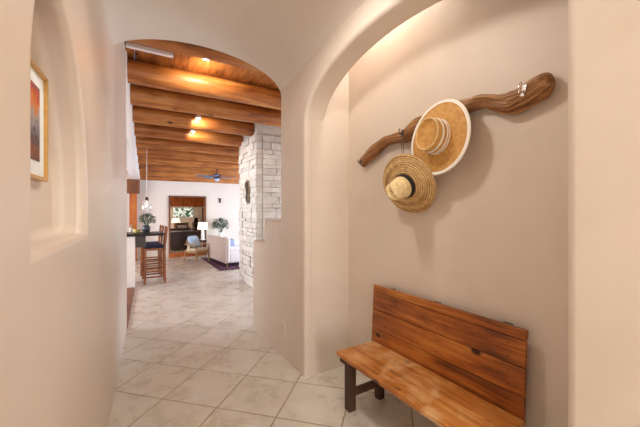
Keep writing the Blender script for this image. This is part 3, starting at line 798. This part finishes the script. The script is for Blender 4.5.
for y in (.2, .875): 
    cush('seat_cushion', .24, .93, y, y+.675, .30, .45, M_['sofa'], sf, .05)
    cush('back_cushion', .13, .34, y+.02, y+.655, .45, .73, M_['bluegrey'], sf, .06)
for x in (.04, .86):
    for y in (.05, 1.70):
        bm = bmesh.new(); bar(bm, (x+.01, y, 0), (x+.01, y, .12), .018, .026, n=10); mesh_obj('leg', bm, M_['chairwood'], sf)

ac = thing('armchair', 'light wooden armchair with beige seat beside the sofa back', 'armchair', (1.77, 10.0, .0), R(212)); ac.scale = (.88, .88, .9)
def AB(name, fn, mat=M_['chairwood'], bev=.006, smooth=False):
    bm = bmesh.new(); fn(bm); return mesh_obj(name, bm, mat, ac, bevel=0 if smooth else bev, smooth=smooth)
for sx_ in (-1, 1):
    AB('leg', lambda bm: bar(bm, (sx_*.30, -.30, 0), (sx_*.25, -.24, .40), .016, .024, n=10), smooth=True)
    AB('leg', lambda bm: bar(bm, (sx_*.27, .30, 0), (sx_*.25, .24, .40), .016, .024, n=10), smooth=True)
    AB('arm', lambda bm: post(bm, (sx_*.28, .28, .56), (sx_*.29, -.24, .60), .035, .03))
    AB('arm_post', lambda bm: post(bm, (sx_*.25, .25, .36), (sx_*.28, .28, .57), .03))
AB('seat_frame', lambda bm: box(bm, -.27, .27, -.27, .27, .32, .37))
AB('seat_cushion', lambda bm: box(bm, -.26, .26, -.22, .28, .37, .47), M_['beige'], .04)
def curve_back(bm, z0, z1, r=.30, th=.03, y0=-.02):
    n = 16; A = []
    for i in range(n+1):
        a = math.pi*(1+i/n)
        for rad in (r, r-th):
            pass
        c, s = math.cos(a), math.sin(a)
        k = abs(c)**2
        zz1 = z1-(z1-.60)*k
        zz0 = z0
        A.append([bm.verts.new((c*r, y0+s*r*.95, zz0)), bm.verts.new((c*(r-th), y0+s*(r-th)*.95, zz0)), bm.verts.new((c*(r-th), y0+s*(r-th)*1.05, zz1)), bm.verts.new((c*r, y0+s*r*1.08, zz1))])
    for P, Q in zip(A, A[1:]):
        for j in range(4): bm.faces.new((P[j], P[(j+1) % 4], Q[(j+1) % 4], Q[j]))
    bm.faces.new(A[0][::-1]); bm.faces.new(A[-1])
AB('backrest', lambda bm: curve_back(bm, .36, .74, .285, .035), M_['beige'], .008)
AB('top_rail', lambda bm: [post(bm, (math.cos(math.pi*(1+i/12))*.30, -.02+math.sin(math.pi*(1+i/12))*.315, .75-.15*abs(math.cos(math.pi*(1+i/12)))**2), (math.cos(math.pi*(1+(i+1)/12))*.30, -.02+math.sin(math.pi*(1+(i+1)/12))*.315, .75-.15*abs(math.cos(math.pi*(1+(i+1)/12)))**2), .035) for i in range(12)])
def pillow(name, loc, s, mat, rot):
    bm = bmesh.new(); bmesh.ops.create_uvsphere(bm, u_segments=24, v_segments=16, radius=1)
    for v in bm.verts:
        x, y, z = v.co; e = .55
        v.co = Vector((math.copysign(abs(x)**e, x)*s[0], math.copysign(abs(y)**e, y)*s[1], z*s[2]*(1-.35*max(abs(x), abs(y))**4)))
    o = mesh_obj(name, bm, mat, smooth=True, loc=loc); o.rotation_euler = rot; return o
o = pillow('throw_pillow', (1.71, 10.11, .60), (.20, .19, .07), M_['blue'], (R(62), 0, R(32))); tag(o, 'pale blue throw pillow propped in the wooden armchair', 'pillow')

def side_table(loc, h, w, label, mat):
    t = thing('side_table', label, 'table', loc)
    boxes('tabletop', [(-w, w, -w, w, h-.03, h)], mat, t, bevel=.004)
    for sx_ in (-1, 1):
        for sy in (-1, 1): boxes('leg', [(sx_*w*.85-.015, sx_*w*.85+.015, sy*w*.85-.015, sy*w*.85+.015, 0, h-.03)], mat, t)
    boxes('shelf', [(-w*.85, w*.85, -w*.85, w*.85, .15, .17)], mat, t)
    return t
side_table((2.10, 11.00, 0), .56, .2, 'dark wooden side table under the white-shaded lamp', M_['darkwood'])
lm = thing('table_lamp', 'white lamp with pale column base on the side table left of the sofa', 'lamp', (2.13, 10.98, .56))
bm = bmesh.new(); lathe(bm, [(0, 0), (.08, 0), (.08, .02), (.05, .03), (.055, .12), (.045, .3), (.02, .34), (0, .34)], 24); mesh_obj('base', bm, M_['pot_white'], lm, smooth=True)
bm = bmesh.new(); lathe(bm, [(.165, .35), (.14, .575), (.137, .575), (.162, .35), (.165, .35)], 32); mesh_obj('lamp_shade', bm, M_['shade'], lm, smooth=True)
side_table((2.74, 11.02, 0), .62, .22, 'pale side table carrying the bushy plant by the far wall', M_['white'])
pt = thing('potted_plant', 'bushy green plant in a white pot against the far wall behind the sofa', 'plant', (2.72, 11.0, .62))
bm = bmesh.new(); lathe(bm, [(0, 0), (.07, 0), (.1, .12), (.105, .17), (.095, .17), (.085, .12), (0, .1)], 24); mesh_obj('pot', bm, M_['pot_white'], pt, smooth=True)
bm = bmesh.new(); stems(bm, (0, 0, .1), 16, .4, .22, 8); mesh_obj('stem', bm, M_['leaf'], pt)
bm = bmesh.new(); foliage(bm, (0, 0, .42), .29, .25, 360, .085, 9); mesh_obj('foliage', bm, M_['leaf'], pt, recalc=False)
o = boxes('wall_ornament', [(-.03, .03, -.02, .0, 0, .16), (-.05, .05, -.03, .0, .13, .16)], M_['bronze'], loc=(2.78, 11.35, 1.80)); tag(o, 'tiny dark ornament on the far wall above the plant', 'ornament')

# ceiling fan
fy = 9.28
fn_ = thing('ceiling_fan', 'slate blue ceiling fan below the log beams near the stone column', 'fan', (2.19, fy, 2.44))
bm = bmesh.new(); lathe(bm, [(0, 0), (.06, .01), (.10, .05), (.10, .12), (.05, .15), (0, .15)], 24); mesh_obj('motor', bm, M_['bronze'], fn_, smooth=True)
bm = bmesh.new(); bar(bm, (0, 0, .14), (0, 0, bh(fy)-2.44+.31), .014, n=10); mesh_obj('downrod', bm, M_['bronze'], fn_)
bm = bmesh.new(); lathe(bm, [(0, -.07), (.05, -.06), (.07, -.02), (.06, .02), (0, .02)], 20); mesh_obj('light_bowl', bm, M_['blue'], fn_, smooth=True)
for k in range(5):
    bm = bmesh.new(); a = R(72*k-31); mt = Matrix.Rotation(a, 4, 'Z') @ Matrix.Rotation(R(10), 4, 'X')
    v = box(bm, .10, .56, -.065, .065, .06, .07, mt); mesh_obj('blade', bm, M_['fanblue'], fn_, bevel=.003)

# spot lamps between the beams, and the white rail
def spot(x, y, z, label, power, tgt, size=70):
    t = thing('ceiling_spotlight', label, 'light', (x, y, z), 0, 'spotlights between the log beams')
    bm = bmesh.new(); lathe(bm, [(0, .2), (.02, .2), (.02, .06), (.045, .04), (.05, -.01), (.04, -.01), (.038, .03), (0, .035)], 20); mesh_obj('housing', bm, M_['white'], t, smooth=True)
    bm = bmesh.new(); bmesh.ops.create_uvsphere(bm, u_segments=14, v_segments=10, radius=.022, matrix=Matrix.Translation((0, 0, -.004))); mesh_obj('bulb', bm, M_['bulb'], t, smooth=True)
    L = bpy.data.lights.new('spot', 'SPOT'); L.energy = power; L.color = (1, .86, .66); L.spot_size = R(size); L.spot_blend = .8; L.shadow_soft_size = .03
    lo = bpy.data.objects.new('spot', L); COL.objects.link(lo); lo.location = (x, y, z-.04)
    lo.rotation_euler = (Vector(tgt)-Vector(lo.location)).to_track_quat('-Z', 'Y').to_euler()
    return t
spot(1.06, 5.86, 3.17, 'small white ceiling spotlight glowing in front of the fourth log beam', 28, (1.25, 6.19, 3.0), 120)
spot(1.09, 6.56, 3.09, 'small white ceiling spotlight glowing in front of the fifth log beam', 20, (1.3, 6.91, 2.92), 120)
spot(.86, 4.22, 3.50, 'white ceiling spotlight tucked between the first and second log beams', 45, (1.0, 4.8, 3.2), 150)
o = boxes('light_rail', [(0, .52, -.03, .03, 0, .05)], M_['white'], bevel=.004, loc=(-.02, 4.44, bh(4.44)+.255)); tag(o, 'white light rail on the ceiling boards between the first two beams', 'rail')

# ------------------------------------------------------------ dining room beyond the doorway
dt = thing('dining_table', 'dark dining table seen through the far doorway', 'table', (1.75, 12.6, .11))
boxes('tabletop', [(-.75, .85, -.45, .45, .60, .66)], M_['darkwood'], dt, bevel=.01)
boxes('side_panel', [(-.65, .75, -.38, .38, .08, .60)], M_['darkwood'], dt, bevel=.01)
def make_dchair():
    t = thing('dining_chair', '', 'chair', (0, 0, 0), 0, 'dark chairs around the dining table')
    for x in (-.2, .2):
        for y, h in ((-.2, .45), (.2, .95)): boxes('leg', [(x-.02, x+.02, y-.02, y+.02, 0, h)], M_['darkwood'], t, bevel=.004)
    boxes('seat', [(-.23, .23, -.23, .2, .43, .48)], M_['darkwood'], t, bevel=.01)
    boxes('back_slat', [(-.2, .2, .185, .215, z, z+.09) for z in (.62, .84)], M_['darkwood'], t, bevel=.006)
    return t
dc = make_dchair(); dc.location = (1.85, 13.35, .11); dc['label'] = 'dark wooden dining chair behind the middle of the dining table'
dup(dc, (2.42, 13.3, .11), 'dark wooden dining chair behind the right end of the dining table', R(-6))
sb = thing('sideboard', 'dark sideboard under the dining room window carrying a lamp', 'sideboard', (1.7, 15.1, .11))
boxes('body', [(-.7, .7, -.2, .25, .05, .60)], M_['darkwood'], sb, bevel=.006)
boxes('top', [(-.73, .73, -.23, .27, .60, .63)], M_['darkwood'], sb, bevel=.004)
for x in (-.66, .66): boxes('leg', [(x-.03, x+.03, -.18, .2, 0, .06)], M_['darkwood'], sb)
lm = thing('table_lamp', 'glowing lamp with dark base on the sideboard in the dining room', 'lamp', (1.80, 15.05, .74))
bm = bmesh.new(); lathe(bm, [(0, 0), (.08, 0), (.08, .02), (.06, .03), (.07, .1), (.06, .22), (.02, .26), (0, .26)], 24); mesh_obj('base', bm, M_['frame_wood'], lm, smooth=True)
bm = bmesh.new(); lathe(bm, [(.19, .26), (.13, .45), (.127, .45), (.187, .26), (.19, .26)], 28); mesh_obj('lamp_shade', bm, M_['shade'], lm, smooth=True)
wc = thing('wall_cabinet', 'dark red wooden cabinet hung on the dining room wall right of the window', 'cabinet', (3.25, 15.42, 1.02))
boxes('body', [(-.28, .28, -.12, .07, 0, .66)], M_['darkwood'], wc, bevel=.006)
for x in (-.26, .01): boxes('door', [(x, x+.25, -.14, -.12, .03, .63)], M_['frame_wood'], wc, bevel=.004)

# ------------------------------------------------------------ light
def area(name, loc, rot, sx, sy, e, col):
    L = bpy.data.lights.new(name, 'AREA'); L.shape = 'RECTANGLE'; L.size = sx; L.size_y = sy; L.energy = e; L.color = col
    o = bpy.data.objects.new(name, L); COL.objects.link(o); o.location = loc; o.rotation_euler = rot; return o
area('entrance_fill', (.6, -2.72, 1.25), (R(90), 0, 0), .95, 2.0, 62, (.98, .98, .98))  # unseen soft fill added at the doorway to brighten walls and pier
area('living_window_daylight', (5.95, 7.4, 1.3), (0, R(90), 0), 2.0, 6.2, 430, (.70, .82, 1))
area('kitchen_window_daylight', (-3.0, 7.2, 1.6), (0, R(-90), 0), 1.6, 4.0, 250, (.84, .90, 1))
# hall ceiling lamp (just above the picture's top edge) and niche lamp
def can(x, y, z, label, e, rad, col, size, blend=.6, tgt=None):
    t = thing('recessed_ceiling_light', label, 'light', (x, y, z))
    bm = bmesh.new(); lathe(bm, [(.07, 0), (.055, 0), (.055, .03), (0, .03), (0, .04), (.07, .04), (.07, 0)], 28); mesh_obj('trim_ring', bm, M_['white'], t, smooth=True)
    bm = bmesh.new(); lathe(bm, [(0, .005), (.05, .01), (.05, .028), (0, .028)], 24); mesh_obj('lamp', bm, plain('lamp_lens', (1, 1, 1), var=0, bump=0, emit=(1, .86, .66), es=6), t, smooth=True)
    L = bpy.data.lights.new('can', 'SPOT'); L.energy = e; L.color = col; L.spot_size = R(size); L.spot_blend = blend; L.shadow_soft_size = rad
    lo = bpy.data.objects.new('can', L); COL.objects.link(lo); lo.location = (x, y, z-.03)
    if tgt: lo.rotation_euler = (Vector(tgt)-Vector(lo.location)).to_track_quat('-Z', 'Y').to_euler()
can(.60, 1.62, 3.07, 'recessed light in the hall vault above the bench niche', 54, .15, (1, .95, .88), 165, .5, (1.2, 1.5, 1.2))
can(.55, -.9, 3.07, 'added unseen fill light in the hall vault behind the camera', 60, .09, (1, .95, .88), 165, .5)  # lamp added out of view to help light the hall
can(1.74, 1.95, 3.60, 'recessed light in the niche ceiling above the hats', 42, .08, (1, .95, .88), 165, .8)
can(.2, 13.2, 2.58, 'added unseen fill light in the dining room ceiling', 280, .1, (1, .84, .64), 170, .6)  # lamp added out of view to brighten the dining room

W = bpy.data.worlds.new('World'); SC.world = W; W.use_nodes = True
nt = W.node_tree; bg = nt.nodes['Background']
sky = nt.nodes.new('ShaderNodeTexSky'); sky.sky_type = 'NISHITA'; sky.sun_elevation = R(40); sky.sun_rotation = R(200); sky.sun_disc = False
nt.links.new(sky.outputs[0], bg.inputs[0]); bg.inputs[1].default_value = .25

# ------------------------------------------------------------ camera
cd = bpy.data.cameras.new('Camera'); cam = bpy.data.objects.new('Camera', cd); COL.objects.link(cam)
cam.location = (0, 0, 1.55); cam.rotation_euler = (R(90), 0, R(-31.4)); cd.sensor_width = 36; cd.lens = 315/640*36
cd.shift_y = -3.5/640; cd.clip_start = .02; cd.clip_end = 100
SC.camera = cam
SC.view_settings.view_transform = 'Standard'; SC.view_settings.look = 'None'; SC.view_settings.gamma = 1
SC.view_settings.use_curve_mapping = False; SC.view_settings.exposure = 0.0
